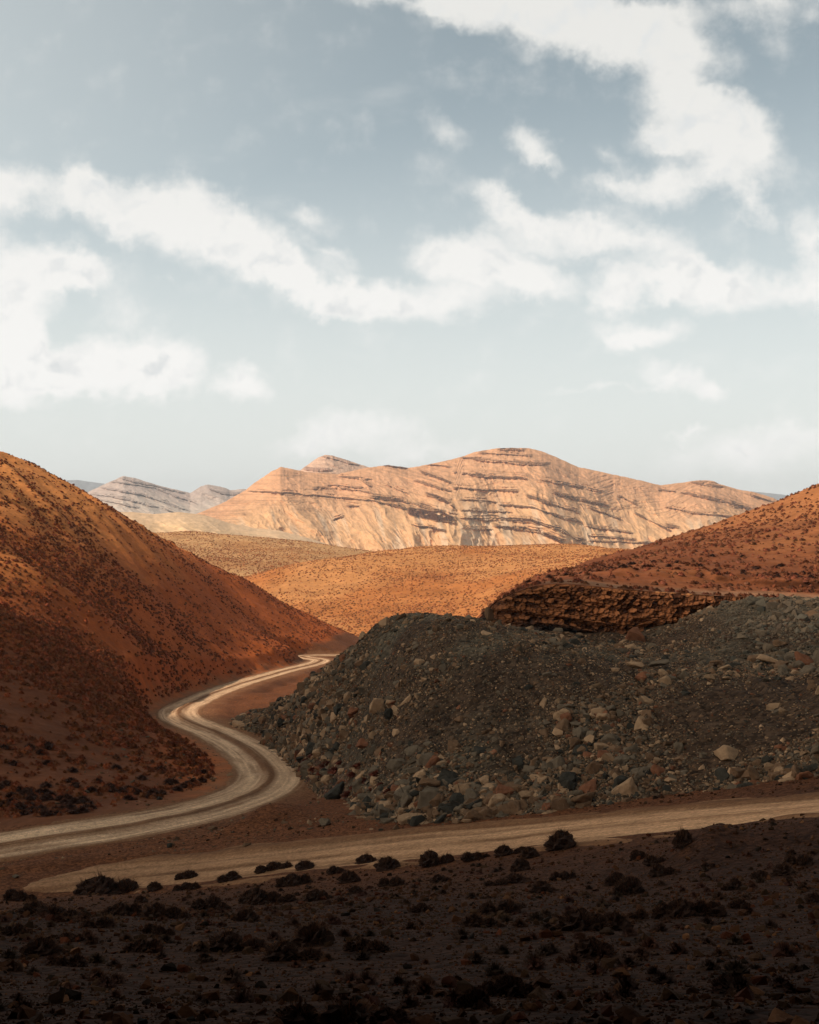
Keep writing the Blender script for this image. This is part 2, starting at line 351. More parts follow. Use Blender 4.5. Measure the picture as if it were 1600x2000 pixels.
# ------------------------------------------------------------------ ground + left hill
Ds = np.r_[np.linspace(-5, 4.5, 24), np.geomspace(4.7, 34, 190), np.linspace(34.2, 96, 300)[:], np.geomspace(96.4, 500, 330)]
PXs = np.linspace(-420, 1980, 860)
PX, X, Y = polar(PXs, Ds)
near = Y < 4.7
X = np.where(near, (PX-800)/F*4.7*(1+np.maximum(0, 4.7-Y)*.6), X)
Z = hground(X, Y)
dR, _ = road_near(X, Y)
soil_shaded = np.array([.036, .0150, .0080]); soil_red = np.array([.40, .090, .019]); soil_och = np.array([.55, .195, .054]); soil_brown = np.array([.14, .046, .017])
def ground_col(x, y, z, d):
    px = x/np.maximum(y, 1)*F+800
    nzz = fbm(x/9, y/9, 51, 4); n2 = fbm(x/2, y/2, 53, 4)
    c = lerp3(soil_shaded, soil_brown, sm(27, 64, y+10*nzz))  # foreground shade painted into the soil colour, easing to brown with distance
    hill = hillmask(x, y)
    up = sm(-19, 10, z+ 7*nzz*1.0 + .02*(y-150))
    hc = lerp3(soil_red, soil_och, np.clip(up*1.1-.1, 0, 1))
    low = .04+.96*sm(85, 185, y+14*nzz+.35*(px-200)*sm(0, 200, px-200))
    hc = lerp3(np.array([.125, .040, .016]), hc, low)  # brown soil at the foot, with some light falloff painted in as well
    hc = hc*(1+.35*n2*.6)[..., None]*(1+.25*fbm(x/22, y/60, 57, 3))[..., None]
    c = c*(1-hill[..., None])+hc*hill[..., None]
    # dusty verges
    v = sm(6.0, 2.3, d+1.6*n2)*(.05+.95*sm(56, 84, y))
    c = c*(1-v[..., None]*.8)+np.array([.23, .100, .044])*v[..., None]*.8
    return np.clip(c, .005, 1)
def hillmask(x, y):
    rx = np.interp(y, ROAD1[:, 1][:], ROAD1[:, 0]) if False else None
    # left of the main road
    px = x/np.maximum(y, 1)*F+800
    bx = np.interp(y, [60, 64, 70, 78, 90, 100, 112, 124, 136, 150, 170, 200, 230, 260, 290, 330, 420], [-90, 120, 300, 430, 470, 440, 390, 345, 310, 320, 360, 440, 525, 575, 580, 640, 720])
    return sm(12, -12, px-bx)*sm(62, 66, y)
HM = hillmask(X, Y)
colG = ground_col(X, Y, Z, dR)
q = lambda a: a[:-1, :-1]
hk = q(HM) > .5
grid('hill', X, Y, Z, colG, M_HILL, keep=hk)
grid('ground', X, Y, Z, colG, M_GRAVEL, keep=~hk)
GX = (X, Y, Z)

# roads
def ribbon(name, R, hw, kind):
    T = np.gradient(R[:, :2], axis=0); T /= np.linalg.norm(T, axis=1)[:, None]; N = np.c_[T[:, 1], -T[:, 0]]
    m = 49; s = np.linspace(-1, 1, m); ln = np.arange(len(R))*.5
    SS, LL = np.meshgrid(s, ln); w = hw*1.35
    X = R[:, 0, None]+N[:, 0, None]*SS*w; Y = R[:, 1, None]+N[:, 1, None]*SS*w
    edge = np.abs(SS)+.10*fbm(LL/3, SS*1.5, 61, 4)
    wob = .10*fbm(LL/25, LL*0, 63, 2)+.03*fbm(LL/6, LL*0, 64, 2)
    tr = np.zeros_like(SS)
    if kind == 1: cs = ((-.40, .30), (.38, .27))
    else: cs = ((-.42, .30), (.08, .26), (.72, .14))
    for c, sg in cs:
        tr = np.maximum(tr, np.exp(-((SS-c-wob)/sg)**4))
    st = fbm(LL/9, SS*19, 65, 5); st2 = fbm(LL/30, SS*26, 66, 3)
    pale = np.clip(tr*(.80+.6*st)+.45*st2-.12*(1-tr), 0, 1)*sm(1.02, .74, edge)*(1-.35*sm(.1,.5,fbm(LL/5,SS*4,69,4)))
    if kind == 2: pale = pale*(.42+.58*sm(-14, 8, X+4*fbm(LL/6, SS*3, 68, 3)))
    c0 = np.array([.20, .085, .036]); c1 = np.array([.68, .405, .225]) if kind == 1 else np.array([.62, .32, .155])
    rut = np.exp(-((SS-(.50 if kind == 2 else .02)-wob)/.055)**2)*sm(-.3, .2, fbm(LL/7, SS*4, 70, 3))*(.75 if kind == 2 else .55); pale = np.clip(pale-.12*fbm(LL*1.5, SS*22, 71, 3), 0, 1)*(1-rut)
    for q_, a_ in (((-.55, .5), (-.2, .65), (.12, .55), (.3, .4)) if kind == 2 else ((-.62, .45), (.6, .4), (-.3, .35))):
        rut = np.maximum(rut, a_*np.exp(-((SS-q_-wob*1.2-.02*fbm(LL/4, SS*0+q_*9, 72, 2))/.035)**2)*sm(-.25, .25, fbm(LL/5, SS*0+q_*31, 73, 3)))
    pale = pale*(1-.8*rut); c = lerp3(c0, c1, pale)*(1-.4*rut)[..., None]
    edge = edge+.12*fbm(LL/.9, SS*5, 68, 3)+(kind == 2)*.9*sm(16, 0, (len(R)-1)*.5-LL)
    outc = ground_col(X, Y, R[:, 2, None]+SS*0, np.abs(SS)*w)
    c = lerp3(c*1.0, [0, 0, 0], SS*0)*sm(1.02, .78, edge)[..., None]+outc*(1-sm(1.02, .78, edge))[..., None]
    Z = R[:, 2, None] + .03 - .07*tr - .05*rut + .05*fbm(LL/2, SS*4, 67, 4) - .30*sm(.74, 1.02, edge) + .06*np.exp(-(SS/.12)**2)*(kind == 1)
    if kind == 2: Z = Z-.3*sm(6, 0, (len(R)-1)*.5-LL)
    return grid(name, X, Y, Z, c, M_ROAD)
ribbon('road', ROAD1, HW1, 1)
ribbon('road', ROAD2, HW2, 2)

# ------------------------------------------------------------------ heap
PX, X, Y = polar(np.linspace(370, 1900, 760), np.r_[np.linspace(43, 92, 420), np.geomspace(92.3, 155, 130)])
ZG = hground(X, Y); ZH = hheap(X, Y)
ZH = np.where(ZG > ZH+.6, ZG-.6, ZH)
def heap_col(x, y, z):
    px = x/y*F+800; py = 1000-z/y*F
    a = fbm(x/6, y/6, 71, 4); b = fbm(x/1.5, y/1.5, 73, 4)
    c = lerp3([.062, .034, .019], [.088, .062, .037], sm(-.2, .4, a))
    # fine brown spoil on the right, grey slate on the upper right
    fine = sm(1150, 1350, px+60*a)*sm(66, 61, y)
    c = lerp3(c, [.080, .048, .032], fine*0+0)*(1-fine[..., None])+np.array([.062, .033, .018])*fine[..., None]
    top = sm(1215, 1195, py+30*a)*sm(1000, 900, px); c = c*(1-top[..., None]*.8)+np.array([.15, .115, .075])*top[..., None]*.8
    red = sm(700, 600, px+60*b)*sm(1440, 1560, py)+.8*sm(.15, .5, a)*sm(1420, 1560, py)*sm(850, 700, px); red = np.clip(red, 0, 1)
    c = c*(1-red[..., None]*.8)+np.array([.13, .05, .03])*red[..., None]*.8
    return c*(1+.4*b)[..., None]
o = grid('rubble_slope', X, Y, ZH, heap_col(X, Y, ZH), M_HEAP)

# ------------------------------------------------------------------ right hill
tt = np.r_[np.linspace(0, 22, 110), np.geomspace(22.5, 190, 150)]
pxs = np.linspace(925, 2000, 620)
PX, T_ = np.meshgrid(pxs, tt); Y = walld(PX)+.3+T_; X = (PX-800)/F*Y; Z = hright(X, Y)
a = fbm(X/8, Y/8, 81, 4); b = fbm(X/1.5, Y/1.5, 83, 4)
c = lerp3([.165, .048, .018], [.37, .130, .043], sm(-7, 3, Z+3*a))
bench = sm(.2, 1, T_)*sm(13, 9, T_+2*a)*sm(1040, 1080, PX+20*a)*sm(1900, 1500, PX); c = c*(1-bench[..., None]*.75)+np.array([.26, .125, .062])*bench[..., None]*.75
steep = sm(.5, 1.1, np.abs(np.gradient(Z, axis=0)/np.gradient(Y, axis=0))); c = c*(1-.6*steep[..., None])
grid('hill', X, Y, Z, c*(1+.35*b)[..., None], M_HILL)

# cut wall of broken red rock under the bench
pxs = np.linspace(938, 1720, 980); tt = np.linspace(0, 1, 150)
PX, T_ = np.meshgrid(pxs, tt)
top = np.interp(PX, WALL_PX, WALL_T); base = np.interp(PX, WALL_PX, WALL_B)+14
D = walld(PX); xw = (PX-800)/F*D
ztop = hright(xw*1.006, D+.6); zb = -(base-1000)/F*D
Z = zb+(ztop-zb)*T_
hgt = T_*(ztop-zb)
u = xw*2.6-hgt*1.4+.5*fbm(xw,hgt,90,2); v = hgt*3.0+.25*np.sin(xw*.7)+.35*fbm(xw/2,hgt*2,92,3)
c1, e1 = cells(u, v, 91); c2, e2 = cells(u*2.3, v*2.2, 95)
lay = fbm(xw*.12, hgt*2.4, 97, 3)
off = .55*c1+.35*c2 - .35*sm(.12, .0, e1) + .5*lay + .6*fbm(xw/5, hgt/3, 99, 3)
off = off*sm(0, .08, T_+.02)*(1-.75*sm(.93, 1, T_))
Dn = D - off*1.0 + (1-T_)*-1.1 + 1.2*sm(.32, .08, T_)*sm(1050, 1130, PX)*sm(1330, 1260, PX)
Xn = (PX-800)/F*D + .10*(c2-.5); Z = Z+.10*(c1-.5)*sm(0, .1, T_)*sm(1, .9, T_)
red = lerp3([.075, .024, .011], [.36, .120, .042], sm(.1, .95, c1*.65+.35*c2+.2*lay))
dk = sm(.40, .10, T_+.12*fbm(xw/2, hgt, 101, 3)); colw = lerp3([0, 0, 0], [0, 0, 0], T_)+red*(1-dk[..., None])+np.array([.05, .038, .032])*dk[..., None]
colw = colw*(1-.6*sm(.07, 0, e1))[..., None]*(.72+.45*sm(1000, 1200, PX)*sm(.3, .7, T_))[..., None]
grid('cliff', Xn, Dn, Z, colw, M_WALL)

# ------------------------------------------------------------------ middle hills
def hills(pts, behind, px0, px1, d0, d1, ncol, nrow, s, cols, amp=1.0, lam=.002):
    T = TPS(lst(pts)+raw(behind), lam, 200.)
    PX, X, Y = polar(np.linspace(px0, px1, ncol), np.geomspace(d0, d1, nrow))
    def h(x, y): return T(x, y)+amp*(1.6*fbm(x/60, y/60, s, 3)+.5*fbm(x/14, y/14, s+4, 4)) + amp*1.4*(ridged(x/90+y/150, y/400, s+8, 2)-.5)
    Z = h(X, Y); a = fbm(X/40, Y/60, s+5, 4); b = fbm(X/6, Y/6, s+6, 3)
    c = lerp3(cols[0], cols[1], sm(-.35, .45, a+.012*(Z+45)))*(1+.22*b)[..., None]
    grid('hill', X, Y, Z, c, M_FAR); return h
hM2 = hills([(600,1300,330),(750,1290,320),(900,1290,330),(1100,1250,300),(650,1245,410),(750,1222,420),(850,1192,440),(950,1190,420),(700,1180,480),(850,1150,500),(1000,1150,450),(1100,1115,430),
  (600,1160,520),(700,1125,560),(850,1110,580),(1000,1112,540),(1150,1090,500),(1280,1100,430),(1500,1110,400),(540,1114,600),(620,1096,640),(690,1084,680),(780,1074,720),(870,1066,760),(920,1067,740),(970,1078,730),
  (1040,1070,720),(1100,1063,700),(1200,1070,670),(1300,1085,600),(1600,1100,500),(400,1180,560)],
  [(400,700,-50),(540,760,-52),(700,850,-56),(870,930,-60),(1000,900,-60),(1200,850,-60),(1500,700,-55),(540,1100,-60),(1200,1100,-70)], 430, 1750, 300, 1100, 700, 420, 111, ([.41, .135, .036], [.50, .20, .064]))
hM1 = hills([(150,1160,560),(350,1140,560),(500,1150,580),(650,1150,600),(300,1040,960),(360,1038,960),(430,1045,940),(500,1046,930),(560,1055,910),(620,1068,890),(690,1082,870),(780,1092,860),(900,1100,850),
  (350,1090,720),(430,1098,700),(550,1105,730),(500,1080,790),(650,1110,760),(200,1050,900),(100,1060,800)],
  [(200,1200,-42),(400,1200,-44),(600,1150,-50),(800,1100,-56),(900,700,-60),(400,1500,-60)], 60, 950, 560, 1500, 520, 300, 131, ([.43, .19, .068], [.50, .25, .10]))

# ------------------------------------------------------------------ mountains: rock-banded ridges
def seg_dist(px, py, pts):
    """signed vertical distance to a polyline and its taper"""
    xs = [p[0] for p in pts]; y = np.interp(px, xs, [p[1] for p in pts])
    inn = sm(xs[0]-6, xs[0]+6, px)*sm(xs[-1]+6, xs[-1]-6, px)
    return py-y, inn
def mountain(sky, base, D0, D1, px0, px1, ncol, nrow, s, relief, bands, cols, dips, fine=1.0, back=500, name='mountain', fans=1.0, led=12.0):
    pxs = np.linspace(px0, px1, ncol); sx = [p[0] for p in sky]
    sk = np.interp(pxs, sx, [p[1] for p in sky]); k = np.hanning(9); k /= k.sum(); sk = np.convolve(np.pad(sk, 4, 'edge'), k, 'valid')
    sk = sk + .9*fine*fbm(pxs/9, pxs*0, s, 3)
    bs = np.interp(pxs, [p[0] for p in base], [p[1] for p in base])
    t = np.linspace(0, 1, nrow); PX, T_ = np.meshgrid(pxs, t); SK = sk[None]+0*PX; BS = bs[None]+0*PX
    PY = BS+(SK-BS)*T_**.92
    sc = D1-D0
    D = D0+sc*T_
    # spurs and gullies, drifting to the right downslope
    pr = PX - 45*(1-T_) + 16*fbm(PX/70, T_*3.2, s+45, 4)
    rg = np.arange(px0-200, px1+200, 2.0); rv = np.interp(rg, [p[0] for p in relief], [p[1] for p in relief])
    kk_ = np.hanning(25); kk_ /= kk_.sum(); rv = np.convolve(np.pad(rv, 12, 'edge'), kk_, 'valid')
    R = np.interp(pr, rg, rv)*np.sin(np.pi*np.clip(T_*.9+.1, 0, 1))**.7
    R = R*.60 + .075*ridged(pr/52+T_*1.5, T_*2.2+s, s+1, 4)*(1.15-T_) + .014*ridged(pr/20+T_*3, T_*6, s+5, 3)
    fan = ridged((PX+40*np.sin(PX/70)*(1-T_))/75, T_*.8, s+9, 3); R = R + fans*.06*fan*sm(.62, .15, T_)
    D = D - sc*.9*R*sm(1.02, .85, T_)
    g = np.interp(PX, [p[0] for p in dips], [p[1] for p in dips])
    L = PY-g+2.0*fbm(PX/60, PY/40, s+11, 3)
    zone = sm(.42, .60, T_+.10*fbm(PX/50, PX*0, s+13, 3))*sm(1.0, .96, T_)
    st = fbm(PX/80, L/4.2, s+15, 2); st2 = vnoise(PX/90, L/1.6, s+17)
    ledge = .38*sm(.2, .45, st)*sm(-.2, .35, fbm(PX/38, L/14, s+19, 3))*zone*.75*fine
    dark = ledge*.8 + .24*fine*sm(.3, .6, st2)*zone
    jag = fbm(PX/5, PY/9, s+51, 3)
    for bi, (pts, th, dk) in enumerate(bands):
        dy, inn = seg_dist(PX, PY, pts); k0 = int(pts[0][0])+bi
        dy = dy+1.5*fbm(PX/22, PX*0, s+k0, 3)+1.1*jag
        tw = th*np.maximum(.3, .85+.75*vnoise(PX/26, PX*0+bi, s+61))            # the ledge swells and thins out along its length
        gap = sm(-.62, -.30, fbm(PX/13, PY/6+k0, s+63, 3))
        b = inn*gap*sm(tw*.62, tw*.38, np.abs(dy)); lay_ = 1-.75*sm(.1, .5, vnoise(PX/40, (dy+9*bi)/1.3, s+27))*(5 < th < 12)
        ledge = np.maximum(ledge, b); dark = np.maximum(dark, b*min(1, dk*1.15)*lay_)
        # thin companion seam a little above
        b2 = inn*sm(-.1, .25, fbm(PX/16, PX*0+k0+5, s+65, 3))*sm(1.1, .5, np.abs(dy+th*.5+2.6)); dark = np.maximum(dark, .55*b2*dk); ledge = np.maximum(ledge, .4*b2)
    D = D - led*ledge*(D0/2400)*(1+.6*fbm(PX/5, PY/5, s+41, 3)) - 5*(D0/2400)*zone*fbm(PX/7, L/3, s+43, 4)
    X = (PX-800)/F*D; Z = -(PY-1000)/F*D
    a = fbm(PX/60, T_*3, s+31, 4); b = fbm(PX/7, PY/5, s+33, 4)
    c = lerp3(cols[0], cols[1], sm(.25, .9, T_+.2*a))
    pal = sm(.05, .45, fbm((PX-60*(1-T_))/16, T_*1.6, s+35, 4))*sm(.62, .35, T_); c = c*(1-.6*pal[..., None])+np.array(cols[2])*.6*pal[..., None]
    c = c*(1+.16*b)[..., None]; dark = np.clip(dark, 0, 1)
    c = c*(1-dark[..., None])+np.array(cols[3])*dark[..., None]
    # far side
    nb = 16; tb = np.linspace(0, 1, nb+1)[1:, None]
    Db = D[-1][None]+back*tb; Xb = (pxs[None]-800)/F*Db; zs = Z[-1][None]; Zb = zs-(zs+90)*tb**1.3
    X = np.r_[X, Xb]; Y = np.r_[D, Db]; Z = np.r_[Z, Zb]; c = np.r_[c, np.repeat(c[-1:], nb, 0)]
    return grid(name, X, Y, Z, c, M_MTN)
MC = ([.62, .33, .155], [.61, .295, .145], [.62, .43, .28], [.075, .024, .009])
B = [([(486,959),(561,962),(640,970),(719,976),(779,989),(850,1015),(891,1022)],5,.7),([(610,953),(662,953),(722,962)],4,.6),([(662,931),(726,936)],4,.6),([(706,938),(727,949)],9,.7),
 ([(722,970),(782,976),(831,989),(891,1004)],7,.8),([(795,998),(845,1006),(890,1013)],17,.95),([(805,1024),(869,1036)],4,.8),([(749,908),(794,914)],4,.7),([(820,921),(884,944)],5,.7),([(835,906),(880,912)],4,.6),
 ([(809,938),(880,959)],3.5,.6),([(756,947),(797,964)],3,.6),([(831,964),(872,978),(891,994)],6,.8),([(677,985),(700,989)],7,.6),([(651,1015),(670,1009)],5,.8),([(640,946),(720,954)],3,.5),
 ([(972,876),(1025,878)],5,.6),([(935,884),(1040,890)],4,.5),([(900,893),(1020,905),(1075,905)],6,.6),([(885,922),(950,930),(1040,935)],6,.75),([(1055,935),(1100,943),(1180,960)],7,.75),([(885,952),(945,957),(1010,957)],7,.75),
 ([(1027,967),(1060,978),(1130,1000)],5,.7),([(1080,962),(1130,975),(1190,988)],5,.75),([(975,985),(1040,990),(1100,1010),(1135,1020)],4,.7),([(900,1010),(965,1012),(1035,1015),(1100,1037),(1145,1060)],9,.85),
 ([(965,1025),(1025,1032),(1080,1045),(1105,1055)],9,.75),([(1060,1042),(1100,1060)],18,.9),([(1207,968),(1245,985)],6,.9),([(1150,990),(1215,1015)],3,.6),([(1240,1002),(1270,1017),(1315,1040)],4,.7),([(1145,1027),(1235,1040)],3,.5),
 ([(1150,1045),(1240,1052)],2.5,.5),([(1150,1055),(1250,1060),(1320,1055)],3,.5),([(1300,990),(1350,1000),(1450,1010)],3.5,.5),([(1285,955),(1350,965),(1420,980),(1485,1000)],5,.6),([(1425,982),(1485,1002)],8,.8),([(1350,941),(1415,951)],6,.6),
 ([(1465,966),(1530,986)],5,.8),([(1300,1025),(1325,1030)],5,.7),([(905,1030),(960,1034)],4,.5),([(900,975),(970,980)],4,.6),([(900,995),(1000,1000)],3,.5)]
mountain([(380,1005),(430,985),(480,957),(500,941),(530,921),(548,912),(562,914),(600,922),(660,926),(700,917),(740,910),(760,908),(800,914),(850,904),(900,893),(930,882),(972,875),(1030,875),(1055,880),(1080,890),(1130,912),(1200,927),(1260,940),(1290,948),(1330,943),(1360,938),(1388,938),(1408,946),(1440,955),(1480,963),(1510,972),(1560,1000),(1620,1030)],
 [(380,1060),(600,1082),(900,1090),(1620,1095)], 2300, 2850, 380, 1620, 1500, 420, 201,
 [(380,0),(560,.25),(640,.12),(700,.30),(735,.2),(840,.36),(875,.30),(935,.10),(970,.12),(1010,.28),(1050,.42),(1150,.15),(1200,-.05),(1260,.05),(1300,.18),(1360,.3),(1440,.12),(1620,0)],
 B, MC, [(380,0),(600,0),(720,15),(890,62),(903,24),(1020,32),(1150,84),(1200,70),(1300,60),(1360,30),(1500,80),(1620,110)])
mountain([(560,940),(595,912),(622,893),(635,888),(650,890),(720,912),(760,925),(840,960)], [(560,985),(840,985)], 2950, 3300, 560, 840, 420, 160, 231, [(560,0),(630,.2),(700,.05),(840,0)],
 [([(593,915),(647,918)],5,.6),([(628,891),(700,908)],3,.4),([(600,925),(680,930)],3,.4)], ([.6, .36, .22], [.58, .34, .22], [.56, .40, .28], [.25, .12, .08]), [(560,0),(640,0),(840,60)], .8)
mountain([(120,985),(165,965),(205,945),(240,930),(262,933),(310,948),(372,963),(392,950),(405,946),(430,950),(450,957),(478,955),(520,975),(560,1000)], [(120,1012),(560,1020)], 4100, 4700, 120, 560, 620, 240, 251,
 [(120,0),(235,.25),(330,.05),(375,-.1),(405,.2),(560,0)],
 [([(215,940),(300,952),(385,985)],3,.5),([(195,952),(280,965),(370,998)],3,.5),([(235,934),(310,950),(360,963)],2.5,.5),([(180,965),(250,975),(340,1000)],2.5,.5),([(405,952),(440,965),(475,962)],4,.5),([(190,975),(270,990)],2,.4)],
 ([.50, .37, .28], [.47, .33, .26], [.5, .4, .32], [.22, .14, .11]), [(120,0),(230,0),(390,60),(400,10),(560,60)], .9, led=14)
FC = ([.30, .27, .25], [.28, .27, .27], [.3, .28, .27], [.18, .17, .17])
mountain([(40,950),(100,940),(150,937),(190,943),(250,950),(330,970)], [(40,1005),(330,1005)], 7600, 8300, 40, 330, 200, 60, 271, [(40,0),(140,.2),(330,0)], [], FC, [(40,0),(330,0)], .4, 1500)
mountain([(1380,975),(1440,957),(1490,962),(1530,966),(1560,974),(1620,978),(1700,985),(1800,1000)], [(1380,1010),(1800,1010)], 7600, 8300, 1380, 1800, 240, 60, 281, [(1380,0),(1480,.2),(1800,0)], [], FC, [(1380,0),(1800,0)], .4, 1500)
# smooth pale foothills in front of the mountains
mountain([(120,1005),(200,1000),(260,1000),(300,1004),(350,1000),(400,1006),(450,1022),(500,1032),(545,1036),(600,1050),(650,1066),(690,1080),(740,1090)], [(120,1060),(740,1100)], 1500, 1900, 120, 740, 420, 140, 291,
 [(120,0),(250,.2),(300,0),(360,.3),(450,.1),(500,.05),(560,.3),(650,.1),(740,0)], [], ([.64, .385, .19], [.66, .41, .23], [.62, .45, .31], [.3, .2, .1]), [(120,0),(740,0)], 0.0, 600, name='hill', fans=.5)

# plain carrying it all out to the horizon
PX, X, Y = polar(np.linspace(-900, 2500, 60), np.geomspace(420, 10300, 60))
Z = -75-0*X + 4*fbm(X/300, Y/300, 301, 3) + .0*Y
grid('plain', X, Y, Z, np.broadcast_to(np.array([.5, .3, .16]), X.shape+(3,)).copy(), M_FAR)

# added rock face, unseen behind the viewpoint, blocking sky and sun from the foreground
a = np.linspace(math.radians(-150), math.radians(150), 160)+math.pi; tt = np.linspace(0, 1, 70)
A, T_ = np.meshgrid(a, tt); r = 9+9*np.abs(np.sin((A-math.pi)/2))**2 + 1.6*fbm(A*6, T_*5, 311, 4)-5*T_
X = r*np.sin(A-math.pi+math.pi); Y = r*np.cos(A-math.pi+math.pi)-2; Z = -9+T_*60*(1-.72*np.abs((A-math.pi)/2.62)**3)
grid('cliff', X, Y, Z, np.broadcast_to(np.array([.10, .06, .042]), X.shape+(3,)).copy(), M_WALL)

# ------------------------------------------------------------------ rocks
import bmesh
def rock_template(seed, flat=1.0):
    rg = random.Random(seed); bm = bmesh.new()
    for _ in range(15):
        v = Vector((rg.gauss(0, 1), rg.gauss(0, 1), rg.gauss(0, 1))).normalized()*rg.uniform(.8, 1)
        v = Vector((max(-.72, min(.72, v.x)), max(-.7, min(.7, v.y)), max(-.62, min(.62, v.z))))
        bm.verts.new((v.x*rg.uniform(.95, 1.05), v.y*.78, v.z*flat))
    r = bmesh.ops.convex_hull(bm, input=bm.verts)
    bmesh.ops.delete(bm, geom=[g for g in r['geom_interior'] if isinstance(g, bmesh.types.BMVert)], context='VERTS')
    bmesh.ops.triangulate(bm, faces=bm.faces); bm.normal_update()
    v = np.array([q.co[:] for q in bm.verts]); bm.verts.index_update(); f = np.array([[w.index for w in q.verts] for q in bm.faces]); bm.free(); return v, f
ROCKS = [rock_template(100+i, [.9, .6, .4, .75][i % 4]) for i in range(24)]
def rotm(n, tilt=1.0):
    a = RNG.uniform(0, 2*np.pi, n); b = RNG.normal(0, .45*tilt, n); c = RNG.normal(0, .45*tilt, n)
    ca, sa, cb, sb, cc, sc = np.cos(a), np.sin(a), np.cos(b), np.sin(b), np.cos(c), np.sin(c); o = np.zeros(n)
    Rz = np.array([[ca, -sa, o], [sa, ca, o], [o, o, o+1]]); Rx = np.array([[o+1, o, o], [o, cb, -sb], [o, sb, cb]]); Ry = np.array([[cc, o, sc], [o, o+1, o], [-sc, o, cc]])
    return np.einsum('ijn,jkn,kln->nil', Rx, Ry, Rz)
def scatter(name, temps, pos, size, cols, m, smooth=False, tilt=1.0, zs=None):
    """many small copies gathered into ONE mesh (uncountable stuff)"""
    n = len(pos); R = rotm(n, tilt)*size[:, None, None]
    if zs is not None: R[:, 2, :] *= zs[:, None]
    ids = RNG.integers(0, len(temps), n); V = []; Fc = []; Cc = []; base = 0
    for k, (tv, tf) in enumerate(temps):
        s = np.where(ids == k)[0]
        if not len(s): continue
        v = np.einsum('nij,vj->nvi', R[s], tv)+pos[s][:, None, :]; V.append(v.reshape(-1, 3))
        Fc.append((tf[None]+(np.arange(len(s))*len(tv))[:, None, None]+base).reshape(-1, 3)); Cc.append(np.repeat(cols[s], len(tv), 0)); base += len(s)*len(tv)
    return link(bpy.data.objects.new(name, arrmesh(name, np.concatenate(V), np.concatenate(Fc), np.concatenate(Cc), m, smooth)))
RC = {'slate': (.142, .094, .057), 'brown': (.165, .085, .043), 'tan': (.34, .19, .098), 'red': (.19, .070, .033), 'dark': (.046, .036, .025)}
def rock_colours(n, w=(.36, .28, .20, .05, .11)):
    k = RNG.choice(5, n, p=np.array(w)/sum(w)); base = np.array([RC[c] for c in ('slate', 'brown', 'tan', 'red', 'dark')])[k]
    return base*RNG.uniform(.6, 1.25, n)[:, None], k
def to_px(x, y, z): return x/y*F+800, 1000-z/y*F
# candidates over the heap
N = 250000
y = 46+ (125-46)*RNG.random(N)**1.7; px = RNG.uniform(400, 1680, N)
y2 = RNG.uniform(84, 156, 60000); px2 = RNG.uniform(395, 720, 60000); y = np.r_[y, y2]; px = np.r_[px, px2]; N = len(y); x = (px-800)/F*y
z = hheap(x, y); zg = hground(x, y); py = 1000-z/y*F
ok = (z > zg-.25-.25*(y > 84)) & ((y < walld(px)-1.5) | (px < 930))
ok &= ~((px > 1000) & (y > 88))
dens = np.ones(N)
a6 = fbm(x/5, y/5, 401, 3)
dens *= .30+.70*sm(-.5, .25, a6)
finez = sm(1200, 1380, px+40*a6)*sm(63, 60, y)*sm(50, 53, y); dens *= 1-.80*finez
bench = sm(1120, 1200, px)*sm(66, 70, y)*sm(1380, 1280, px); dens *= 1-.5*bench
topf = sm(79, 84, y)*sm(1050, 950, px)*sm(700, 760, px); dens *= 1-.75*topf
ok &= RNG.random(N) < dens
x, y, z, px, py, a6 = [q_[ok] for q_ in (x, y, z, px, py, a6)]; n = len(x)
low = np.clip(sm(1330, 1560, py)*sm(1250, 780, px)+.8*sm(1240, 1340, py)*sm(700, 600, px), 0, 1)
low = np.maximum(low, .75*sm(1430, 1520, px)*sm(1330, 1290, py)*sm(1150, 1200, py))
size = np.minimum(.078/(RNG.random(n)**.42+.02), .80)*(.74+.66*low)*(.75+.5*sm(-.3, .5, a6))*(1+.35*sm(90, 130, y))
size = np.clip(size, .07, .8)
cols, kk = rock_colours(n)
grey = sm(1330, 1450, px)*sm(1310, 1290, py); cols = cols*(1-.6*grey[:, None])+np.array([.100, .080, .054])*(RNG.uniform(.6, 1.3, n)*.6*grey)[:, None]
app = size/y; order = np.argsort(-app)
BIG = order[:200]; REST = order[200:]
pos = np.c_[x, y, z-size*.02]
o = scatter('rubble', ROCKS, pos[REST], size[REST], cols[REST], M_ROCK)
tag(o, 'grey and brown broken stones covering the slope of the spoil heap', 'rubble', None, 'stuff')

ROCKM = {}
def rock_mesh(k, cname):
    if (k, cname) not in ROCKM:
        v, f = ROCKS[k]; bm = bmesh.new(); vs = [bm.verts.new(q) for q in v.tolist()]
        for t in f: bm.faces.new([vs[i] for i in t])
        bmesh.ops.dissolve_limit(bm, angle_limit=.12, verts=bm.verts, edges=bm.edges)
        bmesh.ops.bevel(bm, geom=bm.edges[:], offset=.045, segments=1, affect='EDGES', profile=.6)
        bmesh.ops.triangulate(bm, faces=bm.faces); bmesh.ops.subdivide_edges(bm, edges=[e for e in bm.edges if e.calc_length() > .3], cuts=2, use_grid_fill=True)
        rg = random.Random(k)
        for w in bm.verts:
            d = 1+.05*math.sin(w.co.x*9+k)+.05*math.sin(w.co.y*11+w.co.z*7+k)+rg.uniform(-.025, .025); w.co *= d
        me = bpy.data.meshes.new('boulder'); bm.to_mesh(me); bm.free()
        at = me.color_attributes.new('Col', 'FLOAT_COLOR', 'POINT'); at.data.foreach_set('color', np.tile(np.r_[RC[cname], 1.0], len(me.vertices)).astype(np.float32))
        me.materials.append(M_ROCK); ROCKM[(k, cname)] = me
    return ROCKM[(k, cname)]
